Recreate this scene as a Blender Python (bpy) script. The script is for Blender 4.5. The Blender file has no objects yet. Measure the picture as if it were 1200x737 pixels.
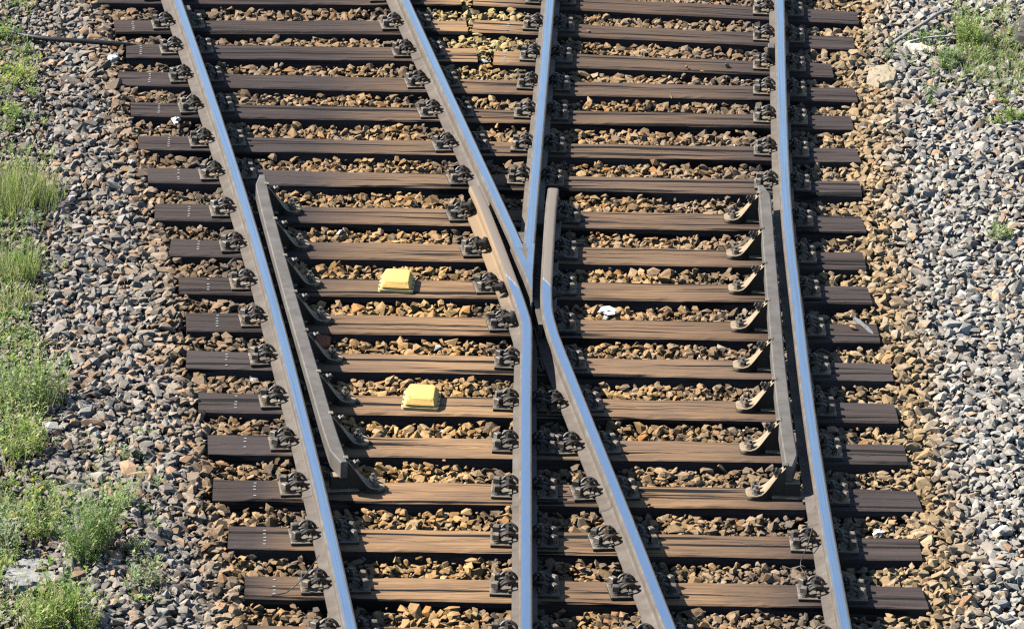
import bpy, bmesh, math, random
import numpy as np
from mathutils import Vector, Matrix
random.seed(7)
rng = np.random.default_rng(11)
scene = bpy.context.scene
COL = scene.collection
R = math.radians

# ------------------------------------------------------------------ camera
F_PX, TH, CAM_H, ROLL = 5606.0, R(21.3), 9.77, .038
CAM_D = CAM_H / math.tan(TH)
CAM = Vector((0, -CAM_D, CAM_H))
cs, sn = math.cos(TH), math.sin(TH)
def at(px, py, z=0.0):
    """photograph pixel (1200x737) -> the world point it shows at height z"""
    a, b = (px - 600) / F_PX, (368.4 - py) / F_PX
    a, b = a * math.cos(ROLL) - b * math.sin(ROLL), a * math.sin(ROLL) + b * math.cos(ROLL)
    d = Vector((a, cs + b * sn, -sn + b * cs))
    return CAM + d * ((z - CAM_H) / d.z)
def proj(x, y, z):
    x = np.asarray(x); y = np.asarray(y) + CAM_D; z = np.asarray(z) - CAM_H
    dep = y * cs - z * sn
    a, b = x / dep, (y * sn + z * cs) / dep; a, b = a * math.cos(ROLL) + b * math.sin(ROLL), b * math.cos(ROLL) - a * math.sin(ROLL)
    return 600 + F_PX * a, 368.4 - F_PX * b
cam = bpy.data.cameras.new('camera'); cam.lens = F_PX / 1200 * 36; cam.sensor_width = 36
cam.clip_start, cam.clip_end = 0.5, 2000
co = bpy.data.objects.new('camera', cam); COL.objects.link(co)
co.location = CAM; co.rotation_euler = (Matrix.Rotation(math.pi / 2 - TH, 4, 'X') @ Matrix.Rotation(ROLL, 4, 'Z')).to_euler()
scene.camera = co

# ------------------------------------------------------------------ light
SUN_EL, SUN_BACK = R(43), R(10)
to_sun = Vector((-math.cos(SUN_EL) * math.cos(SUN_BACK), math.cos(SUN_EL) * math.sin(SUN_BACK), math.sin(SUN_EL)))
sl = bpy.data.lights.new('sun', 'SUN'); sl.energy = 5.0; sl.angle = R(0.5); sl.color = (1, .955, .88)
so = bpy.data.objects.new('sun', sl); COL.objects.link(so)
so.rotation_euler = to_sun.to_track_quat('Z', 'Y').to_euler()
w = bpy.data.worlds.new('World'); scene.world = w; w.use_nodes = True
nt = w.node_tree; nt.nodes.clear()
sky = nt.nodes.new('ShaderNodeTexSky'); sky.sky_type = 'NISHITA'; sky.sun_disc = False
sky.dust_density = 0.0; sky.sun_elevation = SUN_EL; sky.sun_rotation = math.atan2(to_sun.x, to_sun.y)
bg = nt.nodes.new('ShaderNodeBackground'); bg.inputs['Strength'].default_value = 0.08
wo = nt.nodes.new('ShaderNodeOutputWorld')
nt.links.new(sky.outputs[0], bg.inputs[0]); nt.links.new(bg.outputs[0], wo.inputs[0])
scene.cycles.diffuse_bounces = 0
scene.cycles.use_denoising = False; scene.cycles.filter_width = 1.25
vs = scene.view_settings
vs.view_transform = 'Standard'; vs.look = 'None'; vs.exposure = 1.06; vs.gamma = 1; vs.use_curve_mapping = False

# ------------------------------------------------------------------ materials
class NT:
    def __init__(s, name):
        s.m = bpy.data.materials.new(name); s.m.use_nodes = True
        s.t = s.m.node_tree; s.b = s.t.nodes['Principled BSDF']
        s.out = s.t.nodes['Material Output']
    def n(s, typ, **kw):
        x = s.t.nodes.new('ShaderNode' + typ)
        for k, v in kw.items():
            if k in x.inputs: x.inputs[k].default_value = v
            else: setattr(x, k, v)
        return x
    def l(s, a, b): s.t.links.new(a, b)
    def noise(s, vec, scale, detail=4, rough=.6):
        x = s.n('TexNoise', Scale=scale, Detail=detail, Roughness=rough)
        if vec is not None: s.l(vec, x.inputs['Vector'])
        return x.outputs['Fac']
    def ramp(s, fac, stops):
        x = s.n('ValToRGB'); e = x.color_ramp.elements
        while len(e) < len(stops): e.new(.5)
        for i, (p, c) in enumerate(stops):
            e[i].position = p
            e[i].color = (c, c, c, 1) if isinstance(c, (int, float)) else (*c, 1)
        s.l(fac, x.inputs['Fac']); return x.outputs['Color']
    def mix(s, fac, a, b, mode='MIX'):
        x = s.n('MixRGB', blend_type=mode)
        for v, i in ((fac, 0), (a, 1), (b, 2)):
            if isinstance(v, (int, float)): x.inputs[i].default_value = v if i == 0 else (v, v, v, 1)
            elif isinstance(v, tuple): x.inputs[i].default_value = (*v, 1)
            else: s.l(v, x.inputs[i])
        return x.outputs[0]
    def math(s, op, a, b=None, clamp=False, c=None):
        x = s.n('Math', operation=op, use_clamp=clamp)
        if c is not None: x.inputs[2].default_value = c
        for i, v in enumerate((a, b)):
            if v is None: continue
            if isinstance(v, (int, float)): x.inputs[i].default_value = v
            else: s.l(v, x.inputs[i])
        return x.outputs[0]
    def bump(s, h, strength, dist=.005):
        x = s.n('Bump', Strength=strength, Distance=dist)
        s.l(h, x.inputs['Height']); s.l(x.outputs[0], s.b.inputs['Normal'])
    def base(s, c): s.l(c, s.b.inputs['Base Color'])
    def obj(s): return s.n('TexCoord').outputs['Object']
    def pos(s): return s.n('NewGeometry').outputs['Position']
    def scaled(s, vec, sc):
        x = s.n('Mapping'); x.inputs['Scale'].default_value = sc; s.l(vec, x.inputs['Vector']); return x.outputs[0]

def mat_wood():
    k = NT('creosoted_timber'); o = k.obj(); p = k.pos()
    rnd = k.n('ObjectInfo').outputs['Random']
    off = k.n('VectorMath', operation='ADD'); k.l(o, off.inputs[0])
    cmb = k.n('CombineXYZ'); k.l(k.math('MULTIPLY', rnd, 40.0), cmb.inputs[0]); k.l(k.math('MULTIPLY', rnd, 13.0), cmb.inputs[1])
    k.l(cmb.outputs[0], off.inputs[1]); v = off.outputs[0]
    # wavering grain
    warp = k.n('TexNoise', Scale=1.6, Detail=2.0); k.l(v, warp.inputs['Vector'])
    wv = k.n('VectorMath', operation='MULTIPLY_ADD'); k.l(warp.outputs['Color'], wv.inputs[0]); wv.inputs[1].default_value = (0, .05, .02); k.l(v, wv.inputs[2])
    g1 = k.noise(k.scaled(wv.outputs[0], (1.1, 46, 30)), 1.0, 5, .65)
    g2 = k.noise(k.scaled(wv.outputs[0], (2.6, 150, 90)), 1.0, 3, .6)
    crack = k.noise(k.scaled(wv.outputs[0], (.55, 19, 8)), 1.0, 3, .5)
    cr = k.ramp(crack, [(.0, 0), (.395, 0), (.425, 1), (1, 1)])
    so_ = k.n('SeparateXYZ'); k.l(o, so_.inputs[0])
    for q, (fx, amp, wd_) in enumerate(((.8, .34, .0032), (.5, .30, .0026), (1.3, .40, .0022))):
        def along(f, s0):
            c_ = k.n('CombineXYZ'); k.l(k.math('ADD', k.math('MULTIPLY', so_.outputs[0], f), k.math('MULTIPLY', rnd, 57.0 + 19 * q)), c_.inputs[0]); c_.inputs[1].default_value = s0 + q * 7.3
            return k.noise(c_.outputs[0], 1.0, 5, .55)
        yc = k.math('MULTIPLY', k.math('SUBTRACT', along(fx, 1.7), .5), amp)
        d_ = k.math('ABSOLUTE', k.math('SUBTRACT', so_.outputs[1], k.math('ADD', yc, k.math('MULTIPLY', k.math('SUBTRACT', k.noise(k.scaled(o, (14, 3, 3)), 1.0, 2), .5), .010))))
        wv_ = k.math('MULTIPLY', k.ramp(along(1.6, 4.1), [(.44, 0), (.62, 1)]), wd_)
        cr = k.math('MULTIPLY', cr, k.math('MULTIPLY_ADD', k.math('LESS_THAN', d_, wv_), -.92, c=1.0))
    blot = k.noise(v, 2.3, 4, .6)
    col = k.ramp(g1, [(.32, (.020, .0145, .013)), (.5, (.052, .037, .031)), (.69, (.100, .074, .061))])
    col = k.mix(k.ramp(blot, [(.35, 0), (.7, .55)]), col, (.047, .042, .045))
    col = k.mix(k.math('MULTIPLY', k.math('POWER', rnd, 1.5), .8), col, (.070, .056, .051))
    # ochre brake dust lying between the rails
    sep = k.n('SeparateXYZ'); k.l(p, sep.inputs[0])
    xm = k.ramp(k.math('MULTIPLY_ADD', sep.outputs[0], .25), [(0, 0), (1, 0)])
    def bell(c, wd):
        d = k.math('DIVIDE', k.math('SUBTRACT', sep.outputs[0], c), wd)
        d = k.math('MULTIPLY', d, d)
        return k.math('SUBTRACT', 1.0, d, True)
    cx = k.math('MAXIMUM', bell(-.30, .95), k.math('MULTIPLY', bell(.72, .85), .72))
    yy = k.n('MapRange'); k.l(sep.outputs[1], yy.inputs[0])
    for i, vv in ((1, 5.2), (2, -1.0), (3, .30), (4, 1.0)): yy.inputs[i].default_value = vv
    nd = k.noise(k.scaled(v, (1.2, 5, 5)), 1.0, 4, .7)
    dust = k.math('MULTIPLY', k.math('MULTIPLY', cx, yy.outputs[0]), k.ramp(nd, [(.25, .45), (.6, 1)]), True)
    dx_ = k.math('DIVIDE', k.math('SUBTRACT', sep.outputs[0], at(557, 40).x), .42); dy_ = k.math('DIVIDE', k.math('SUBTRACT', sep.outputs[1], at(557, 40).y), 1.3)
    sand = k.math('SUBTRACT', 1.25, k.math('ADD', k.math('MULTIPLY', dx_, dx_), k.math('MULTIPLY', dy_, dy_)), True)
    dust = k.math('MAXIMUM', dust, k.math('MULTIPLY', sand, k.ramp(nd, [(.25, .6), (.5, 1)])))
    dust = k.math('MULTIPLY', dust, k.ramp(g2, [(.36, .35), (.6, 1)]), True)
    sn_ = k.n('SeparateXYZ'); k.l(k.n('NewGeometry').outputs['Normal'], sn_.inputs[0])
    dust = k.math('MULTIPLY', dust, k.ramp(sn_.outputs[2], [(.2, 0), (.8, 1)]))  # dust on the tops only; darker flanks also put shade into the colour
    dcol = k.mix(k.noise(v, 4, 3), (.50, .295, .14), (.37, .215, .105))
    col = k.mix(k.math('MULTIPLY', dust, .88), col, dcol)
    col = k.mix(k.math('SUBTRACT', 1.0, cr), col, (.012, .010, .009))
    spk = k.noise(v, 160, 2); col = k.mix(k.ramp(spk, [(.62, 0), (.72, .35)]), col, (.2, .17, .14))
    k.base(col); k.b.inputs['Roughness'].default_value = .85; k.b.inputs['Specular IOR Level'].default_value = .15
    h = k.mix(.5, g1, g2); h = k.mix(.6, h, cr, 'MULTIPLY')
    k.bump(h, .75, .008)
    return k.m

def mat_steel(name, c1, c2, c3, rough=.75, metal=0.0, scale=9, bump=.3, side=None, vary=False, sand=None):
    k = NT(name); p = k.pos()
    a = k.noise(p, scale, 5, .65); b = k.noise(p, scale * 14, 3, .6)
    col = k.ramp(a, [(.3, c1), (.5, c2), (.7, c3)])
    col = k.mix(k.ramp(b, [(.4, 0), (.75, .45)]), col, c1)
    if side:                                        # dust on upward faces; flanks get a darker colour to paint in their shade
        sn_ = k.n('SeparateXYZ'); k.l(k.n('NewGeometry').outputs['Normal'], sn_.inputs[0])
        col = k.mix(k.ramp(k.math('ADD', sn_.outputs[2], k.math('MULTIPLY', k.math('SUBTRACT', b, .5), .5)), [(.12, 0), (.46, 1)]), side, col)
    if sand:                                        # ochre sand lying only round the bend of the crossing
        sy = k.n('SeparateXYZ'); k.l(p, sy.inputs[0])
        mr = k.n('MapRange'); k.l(k.math('ADD', sy.outputs[1], k.math('MULTIPLY', k.math('SUBTRACT', a, .5), 1.2)), mr.inputs[0])
        for i_, v_ in ((1, sand[0]), (2, sand[1]), (3, 0.0), (4, .85)): mr.inputs[i_].default_value = v_
        col = k.mix(mr.outputs[0], col, (.27, .175, .09))
    if vary:
        rn = k.n('ObjectInfo').outputs['Random']
        col = k.mix(1.0, col, k.ramp(rn, [(0, (.55, .52, .50)), (.35, (.85, .80, .74)), (.7, (1.1, 1.05, 1)), (1, (1.25, 1.05, .85))]), 'MULTIPLY')
    k.base(col); k.b.inputs['Roughness'].default_value = rough; k.b.inputs['Metallic'].default_value = metal
    k.bump(b, bump, .002)
    return k.m

def mat_polished():
    k = NT('polished_rail_head'); p = k.pos(); sp = k.n('SeparateXYZ'); k.l(p, sp.inputs[0]); cv = k.n('CombineXYZ')
    k.l(k.math('MULTIPLY', k.n('Attribute', attribute_name='across').outputs['Fac'], 170.0), cv.inputs[0]); k.l(k.math('MULTIPLY', sp.outputs[1], .9), cv.inputs[1]); k.l(sp.outputs[0], cv.inputs[2])
    a = k.noise(cv.outputs[0], 1.0, 4, .6); b = k.noise(p, 5, 3)
    k.base(k.mix(k.ramp(a, [(.36, .45), (.52, 0)]), k.mix(k.ramp(b, [(.3, 0), (.8, .5)]), (.97, .96, .95), (.82, .82, .83)), (.52, .50, .48)))
    k.b.inputs['Metallic'].default_value = 1
    rr = k.ramp(a, [(.3, .13), (.7, .24)]); k.l(rr, k.b.inputs['Roughness'])
    k.bump(a, .03, .001)
    return k.m

def mat_attr(name, rough=.9, grain=120, bump=.4, transl=0.0, var=.35, spec=.25):
    k = NT(name); at_ = k.n('Attribute', attribute_name='tint'); p = k.pos()
    n1 = k.noise(p, grain, 4, .7)
    f = k.ramp(n1, [(.25, 1 - var), (.75, 1 + var * .5)])
    k.base(k.mix(1.0, at_.outputs['Color'], f, 'MULTIPLY'))
    k.b.inputs['Roughness'].default_value = rough; k.b.inputs['Specular IOR Level'].default_value = spec
    if bump: k.bump(n1, bump, .004)
    if transl:
        tr = k.n('BsdfTranslucent'); k.l(at_.outputs['Color'], tr.inputs[0])
        mx = k.n('MixShader', Fac=transl); k.l(k.b.outputs[0], mx.inputs[1]); k.l(tr.outputs[0], mx.inputs[2])
        k.l(mx.outputs[0], k.out.inputs['Surface'])
    return k.m

def mat_flat(name, c, rough=.6, var=.15, scale=30, bump=.1, spec=.4):
    k = NT(name); n1 = k.noise(k.obj(), scale, 5, .65)
    d = tuple(x * (1 - var) for x in c); e = tuple(min(1, x * (1 + var)) for x in c)
    k.base(k.ramp(n1, [(.3, d), (.7, e)])); k.b.inputs['Roughness'].default_value = rough
    k.b.inputs['Specular IOR Level'].default_value = spec
    k.bump(n1, bump, .003); return k.m

M_WOOD = mat_wood()
M_RAIL = mat_steel('dusty_rail_steel', (.086, .066, .050), (.122, .099, .078), (.162, .140, .118), .8)
M_WING = mat_steel('sandy_wing_steel', (.086, .066, .050), (.122, .099, .078), (.162, .140, .118), .8, sand=(at(600, 390).y, at(600, 320).y))
M_CHECK = mat_steel('grey_check_steel', (.080, .068, .056), (.112, .098, .083), (.148, .132, .117), .7)
M_POL = mat_polished()
def mat_wear(y0, slope):
    k = NT('partly_polished_head'); p = k.pos(); a = k.noise(k.scaled(p, (60, 6, 1)), 1.0, 4, .6)
    sp = k.n('SeparateXYZ'); k.l(p, sp.inputs[0])
    f = k.math('SUBTRACT', y0, k.math('ADD', sp.outputs[1], k.math('MULTIPLY', k.math('SUBTRACT', k.noise(p, 30, 4), .5), .09)))
    f = k.math('ADD', f, k.math('MULTIPLY', sp.outputs[0], slope))
    f = k.ramp(k.math('MULTIPLY_ADD', f, 34.0), [(0, 0), (1, 1)])
    k.base(k.mix(f, (.175, .143, .112), (.82, .83, .87))); k.l(f, k.b.inputs['Metallic']); k.l(k.mix(f, .75, k.ramp(a, [(.3, .13), (.7, .24)])), k.b.inputs['Roughness'])
    return k.m
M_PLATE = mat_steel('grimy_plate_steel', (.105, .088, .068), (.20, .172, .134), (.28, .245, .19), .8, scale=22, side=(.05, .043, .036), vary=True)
M_CLIP = mat_steel('oily_clip_steel', (.022, .02, .018), (.05, .045, .04), (.12, .108, .095), .5, scale=40, vary=True)
M_SCREW = mat_steel('worn_screw_steel', (.08, .07, .06), (.17, .15, .125), (.28, .25, .21), .5, scale=40, vary=True)
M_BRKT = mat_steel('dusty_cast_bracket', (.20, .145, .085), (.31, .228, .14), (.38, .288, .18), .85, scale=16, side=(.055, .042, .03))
M_STONE = mat_attr('ballast_stone', .95, 90, .5, spec=.08)
M_LEAF = mat_attr('weed_leaf', .6, 60, 0, .42, .2)
M_NAIL = mat_flat('bright_nail', (.40, .39, .37), .45, .2)

# ------------------------------------------------------------------ helpers
def mesh_obj(name, verts, faces, mats, parent=None, mi=None, smooth=False):
    me = bpy.data.meshes.new(name); me.from_pydata([tuple(v) for v in verts], [], faces)
    for m in (mats if isinstance(mats, (list, tuple)) else [mats]): me.materials.append(m)
    if mi: me.polygons.foreach_set('material_index', mi)
    if smooth: me.polygons.foreach_set('use_smooth', [True] * len(me.polygons))
    me.update()
    o = bpy.data.objects.new(name, me); COL.objects.link(o)
    if parent: o.parent = parent
    return o
def fix_normals(o):
    bm = bmesh.new(); bm.from_mesh(o.data); bmesh.ops.recalc_face_normals(bm, faces=bm.faces); bm.to_mesh(o.data); bm.free(); return o
def tag(o, label, cat, group=None, kind=None):
    if label: o['label'] = label
    if cat: o['category'] = cat
    if group: o['group'] = group
    if kind: o['kind'] = kind
    return o
class MB:
    def __init__(s): s.v = []; s.f = []; s.m = []
    def add(s, v, f, m=0):
        n = len(s.v); s.v += [tuple(x) for x in v]; s.f += [tuple(i + n for i in q) for q in f]; s.m += [m] * len(f)
    def prism(s, poly, z0, z1, m=0, top=None):
        """poly anticlockwise [(x,y)...]; top = other polygon for the upper ring"""
        n = len(poly); t = top or poly
        v = [(x, y, z0) for x, y in poly] + [(x, y, z1) for x, y in t]
        f = [tuple(range(n))[::-1], tuple(range(n, 2 * n))] + [(i, (i + 1) % n, n + (i + 1) % n, n + i) for i in range(n)]
        s.add(v, f, m)
    def cyl(s, c, r, z0, z1, n=12, m=0, r2=None, a0=0):
        P = lambda q: [(c[0] + q * math.cos(a0 + 2 * math.pi * i / n), c[1] + q * math.sin(a0 + 2 * math.pi * i / n)) for i in range(n)]
        s.prism(P(r), z0, z1, m, P(r if r2 is None else r2))
    def box(s, x0, x1, y0, y1, z0, z1, m=0, ch=0.0):
        if not ch: s.prism([(x0, y0), (x1, y0), (x1, y1), (x0, y1)], z0, z1, m)
        else:
            A = [(x0, y0), (x1, y0), (x1, y1), (x0, y1)]; B = [(x0 + ch, y0 + ch), (x1 - ch, y0 + ch), (x1 - ch, y1 - ch), (x0 + ch, y1 - ch)]
            v = [(x, y, z0) for x, y in A] + [(x, y, z1 - ch) for x, y in A] + [(x, y, z1) for x, y in B]
            f = [(3, 2, 1, 0), (8, 9, 10, 11)] + [(i + k, (i + 1) % 4 + k, (i + 1) % 4 + k + 4, i + k + 4) for k in (0, 4) for i in range(4)]
            s.add(v, f, m)
    def tube(s, pts, r, n=8, m=0):
        pts = [Vector(p) for p in pts]; rings = []; up = Vector((.13, .21, 1)).normalized()
        for i, p in enumerate(pts):
            t = (pts[min(i + 1, len(pts) - 1)] - pts[max(i - 1, 0)]).normalized()
            a = (up - t * up.dot(t)).normalized(); up = a; b = t.cross(a)
            rr = r[i] if isinstance(r, (list, tuple)) else r
            rings.append([p + (a * math.cos(2 * math.pi * k / n) + b * math.sin(2 * math.pi * k / n)) * rr for k in range(n)])
        v = [q for g in rings for q in g]; f = []
        for i in range(len(pts) - 1):
            for k in range(n): f.append((i * n + k, i * n + (k + 1) % n, (i + 1) * n + (k + 1) % n, (i + 1) * n + k))
        f += [tuple(range(n))[::-1], tuple(range((len(pts) - 1) * n, len(pts) * n))]
        s.add(v, f, m)
    def obj(s, name, mats, parent=None, smooth=False): return mesh_obj(name, s.v, s.f, mats, parent, s.m, smooth)
def spline(pts, step=.06):
    """Catmull-Rom through 2-D/3-D points, resampled"""
    P = [np.array(p, float) for p in pts]; P = [2 * P[0] - P[1]] + P + [2 * P[-1] - P[-2]]; out = []
    for i in range(1, len(P) - 2):
        n = max(2, int(np.linalg.norm(P[i + 1] - P[i]) / step))
        for k in range(n):
            t = k / n; a, b, c, d = P[i - 1:i + 3]
            out.append(.5 * (2 * b + (c - a) * t + (2 * a - 5 * b + 4 * c - d) * t * t + (3 * b - a - 3 * c + d) * t ** 3))
    out.append(P[-2]); return out
def auto_smooth(o, ang=35):
    me = o.data; me.polygons.foreach_set('use_smooth', [True] * len(me.polygons))
    try: me.set_sharp_from_angle(angle=R(ang))
    except Exception: pass
    return o

# ------------------------------------------------------------------ rails
ZP = .016                        # plate thickness: rail foot stands here
ZH = ZP + .149                   # running surface
HALF = [(.0625, 0), (.0625, .0105), (.040, .016), (.018, .024), (.0085, .036), (.0075, .060), (.0085, .094), (.0145, .103), (.0325, .110), (.0345, .114),
        (.0335, .138), (.0315, .1435), (.0270, .1468), (.0225, .1480), (.0110, .1489)]
PROF = [(x, z) for x, z in HALF] + [(-x, z) for x, z in HALF[::-1]]      # right foot -> head -> left foot
NPF = len(PROF)
def world_line(pts, z=ZH, ext=(1.6, 1.6)):
    """pixel polyline (bottom of picture first) -> world centre line, lengthened at both ends"""
    W = [np.array(at(x, y, z)[:2]) for x, y in pts]
    if ext[0]: d = (W[0] - W[1]) / np.linalg.norm(W[0] - W[1]); W = [W[0] + d * ext[0]] + W
    if ext[1]: d = (W[-1] - W[-2]) / np.linalg.norm(W[-1] - W[-2]); W = W + [W[-1] + d * ext[1]]
    return W
def sweep(name, line, mats, parent=None, shiny=None, prof=PROF, band=.024, z0=ZP, cut=None):
    """rail along line; shiny(s_fraction_y) -> whether the running band is worn bright there"""
    P = spline(line); n = len(P); npf = len(prof); v = []; f = []; mi = []
    for i, p in enumerate(P):
        t = P[min(i + 1, n - 1)] - P[max(i - 1, 0)]; t = t / np.linalg.norm(t); r = np.array((t[1], -t[0]))
        for (x, z) in prof: v.append((p[0] + r[0] * x, p[1] + r[1] * x, z0 + z))
    for i in range(n - 1):
        for k in range(npf):
            k2 = (k + 1) % npf
            f.append((i * npf + k, i * npf + k2, (i + 1) * npf + k2, (i + 1) * npf + k))
            mx = (prof[k][0] + prof[k2][0]) / 2; top = prof[k][1] > .1425 and prof[k2][1] > .1425
            ok = top and abs(mx) < band
            mi.append(1 if ok and (shiny is None or shiny(P[i][1], mx)) else 0)
    f += [tuple(range(npf)), tuple(range((n - 1) * npf, n * npf))[::-1]]; mi += [0, 0]
    o = mesh_obj(name, v, f, mats, parent, mi); fix_normals(o); auto_smooth(o, 28)
    at_ = o.data.attributes.new('across', 'FLOAT', 'POINT'); at_.data.foreach_set('value', [x for _ in range(n) for x, z in prof])
    return o, P
LINE = {
 'L': [(411.5, 737), (384.5, 614), (355.5, 492), (324, 369), (289, 246), (250, 123), (208, 0)],
 'R': [(991, 737), (969, 614), (950, 492), (935, 369), (922, 246), (916.5, 123), (913.8, 0)],
 'WL': [(616, 737), (616, 492), (617, 400), (616.5, 378), (613.5, 366), (606, 344), (600, 328), (583, 283), (566, 240), (556, 218)],
 'WR': [(786, 737), (738, 614), (689, 492), (653, 402), (646, 381), (642, 366), (640.5, 350), (641, 320), (645.5, 246), (648.5, 220)],
 'VL': [(608.8, 290.5), (588.5, 246), (531.5, 123), (475, 0)],
 'VR': [(619.8, 290), (623.5, 246), (634, 123), (644.5, 0)],
}
WL = {k: world_line(v, ext=((2.4 if v[0][1] > 700 else 0), (2.6 if v[-1][1] < 10 else 0))) for k, v in LINE.items()}
DENSE = {k: np.array(spline(v)) for k, v in WL.items()}
def on_line(key, p0, p1):
    """crossing of rail line with segment p0-p1 -> point, heading"""
    D = DENSE[key]; d = p1 - p0; nrm = np.array((-d[1], d[0])); s = (D - p0) @ nrm
    for i in range(len(s) - 1):
        if s[i] * s[i + 1] <= 0:
            t = s[i] / (s[i] - s[i + 1]); q = D[i] + (D[i + 1] - D[i]) * t; tt = D[i + 1] - D[i]
            return q, math.atan2(tt[1], tt[0]) - math.pi / 2
    return None
def collar(parent, key, py, name='weld_collar'):
    """welded joint: a low bulge wrapped over foot and web"""
    D = DENSE[key]; y = at(600, py, .03)[1]; i = int(np.argmin(abs(D[:, 1] - y))); i = min(max(i, 1), len(D) - 2)
    t = D[i + 1] - D[i - 1]; t /= np.linalg.norm(t); r = np.array((t[1], -t[0])); v = []; f = []
    prof = [(x * 1.05 + math.copysign(.003, x), z + (.004 if z > .005 else 0)) for x, z in HALF[:9]]
    for sgn in (1, -1):
        b = len(v)
        for q, sc in ((-.022, 0), (-.013, 1), (.013, 1), (.022, 0)):
            for (x, z) in prof:
                x2, z2 = (x, z) if sc else (x - .006, max(0, z - .005))
                v.append((D[i][0] + r[0] * x2 * sgn + t[0] * q, D[i][1] + r[1] * x2 * sgn + t[1] * q, ZP + z2))
        m = len(prof)
        for a in range(3):
            for k in range(m - 1): f.append((b + a * m + k, b + a * m + k + 1, b + (a + 1) * m + k + 1, b + (a + 1) * m + k))
    o = mesh_obj(name, v, f, M_RAIL, parent); fix_normals(o); return o
rail_l, _ = sweep('running_rail', WL['L'], [M_RAIL, M_POL])
tag(rail_l, 'long curved running rail with bright worn top, outermost on the left beside the weedy shoulder', 'rail', 'outer running rails')
rail_r, _ = sweep('running_rail', WL['R'], [M_RAIL, M_POL])
tag(rail_r, 'long bowed running rail with bright worn top, outermost on the right beside pale gravel', 'rail', 'outer running rails')
for py in (70, 592): collar(rail_l, 'L', py)
collar(rail_r, 'R', 600)
def clamp_block(parent, key, py, side):
    D = DENSE[key]; y = at(600, py, .1)[1]; i = int(np.argmin(abs(D[:, 1] - y))); t = D[i + 1] - D[i - 1]
    b = MB(); b.box(.018, .085, -.05, .05, .002, .016, ch=.003); b.box(.036, .080, -.045, .045, .010, .105, ch=.004); b.box(.02, .036, -.03, .03, .03, .09)
    o = b.obj('clamp_block', M_CHECK, parent); o.location = (D[i][0], D[i][1], ZP + .012)
    o.rotation_euler = (0, 0, math.atan2(t[1], t[0]) - math.pi / 2 + (math.pi if side < 0 else 0)); return o
clamp_block(rail_r, 'R', 46, -1); clamp_block(rail_l, 'L', 28, 1)

# ---- the crossing: V nose between two bent wing rails
frog = bpy.data.objects.new('rail_crossing', None); COL.objects.link(frog)
fc = at(620, 345, 0); frog.location = (0, 0, 0)
tag(frog, 'steel crossing where two running rails meet in a V between bent wing rails', 'rail crossing')
yW = at(620, 333, ZH)[1]
sweep('wing_rail', WL['WL'], [M_WING, mat_wear(yW - .02 + 2.6 * at(605, 338, ZH).x, -2.6)], frog, z0=ZP - .0008)
sweep('wing_rail', WL['WR'], [M_RAIL, mat_wear(yW + .06 + 2.6 * at(640, 330, ZH).x, -2.6)], frog, z0=ZP - .0016)
sweep('nose_rail', WL['VL'], [M_RAIL, M_POL], frog)
sweep('nose_rail', WL['VR'], [M_RAIL, M_POL], frog, z0=ZP - .0004)
b = MB()
tp = lambda x, y: tuple(at(x, y, ZH)[:2])
secs = [(285.3, 598.6, 627.4, .021, .019), (296, 603.4, 626.5, .026, .0255), (306, 608.0, 625.9, .5, .5), (320, 614.6, 624.8, .5, .5), (338, 621.3, 624.4, .5, .5), (352, 622.8, 624.2, .5, .5)]
v = []; f = []; mi = []
for i, (py, xa, xb, la, lb) in enumerate(secs):
    A, B = np.array(tp(xa, py)), np.array(tp(xb, py)); wd_ = np.linalg.norm(B - A); zt = ZH - .0003 - (0, 0, .0004, .0012, .004, .009)[i]
    e = (B - A) / wd_; c = min(.0095, wd_ * .25); c2 = min(.006, wd_ * .2); fl = .02
    if la == .5: ma = mb = wd_ * .5; ma -= .0004; mb -= .0004
    else: ma, mb = c + la * 1.45, c2 + lb * 1.45
    mz = zt - (.0006 if la != .5 else 0)
    for (p, z) in ((A - e * fl, ZP + .0005), (A - e * .004, ZP + .03), (A, zt - .010), (A + e * c * .4, zt - .0012), (A + e * c, zt), (A + e * ma, mz), (B - e * mb, mz), (B - e * c2, zt), (B - e * c2 * .4, zt - .001), (B, zt - .010), (B + e * .004, ZP + .03), (B + e * fl, ZP + .0005)):
        v.append((p[0], p[1], z))
for i in range(len(secs) - 1):
    for k in range(11): f.append((i * 12 + k, i * 12 + k + 1, (i + 1) * 12 + k + 1, (i + 1) * 12 + k)); mi.append(1 if k in (4, 6) and i < 4 else 0)
f += [tuple(range(12)), tuple(range(60, 72))]; mi += [0, 0]
o = mesh_obj('nose_point', v, f, [M_RAIL, M_POL], frog, mi); fix_normals(o)
# filler block ahead of the point and spacer blocks between rails
def quadblock(name, px, z0, z1, mat, parent):
    P = [tuple(at(x, y, z1)[:2]) for x, y in px]; a = sum(P[i][0] * P[(i + 1) % len(P)][1] - P[(i + 1) % len(P)][0] * P[i][1] for i in range(len(P)))
    if a < 0: P = P[::-1]
    b = MB(); b.prism(P, z0, z1); return b.obj(name, mat, parent)
quadblock('filler_block', [(625, 352), (630.5, 352), (636, 380), (631.5, 380)], .02, .118, M_RAIL, frog)
quadblock('filler_block', [(622.5, 349), (639, 349), (639, 361), (627, 361)], .02, .085, M_RAIL, frog)
quadblock('filler_block', [(600, 291), (618, 291), (620, 306), (606, 306)], .03, .11, M_RAIL, frog)
quadblock('filler_block', [(630, 248), (640, 248), (639, 262), (629, 262)], .03, .10, M_RAIL, frog)
quadblock('filler_block', [(607, 272), (617, 272), (614.5, 284), (612, 284)], .10, ZH - .012, M_RAIL, frog)
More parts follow.
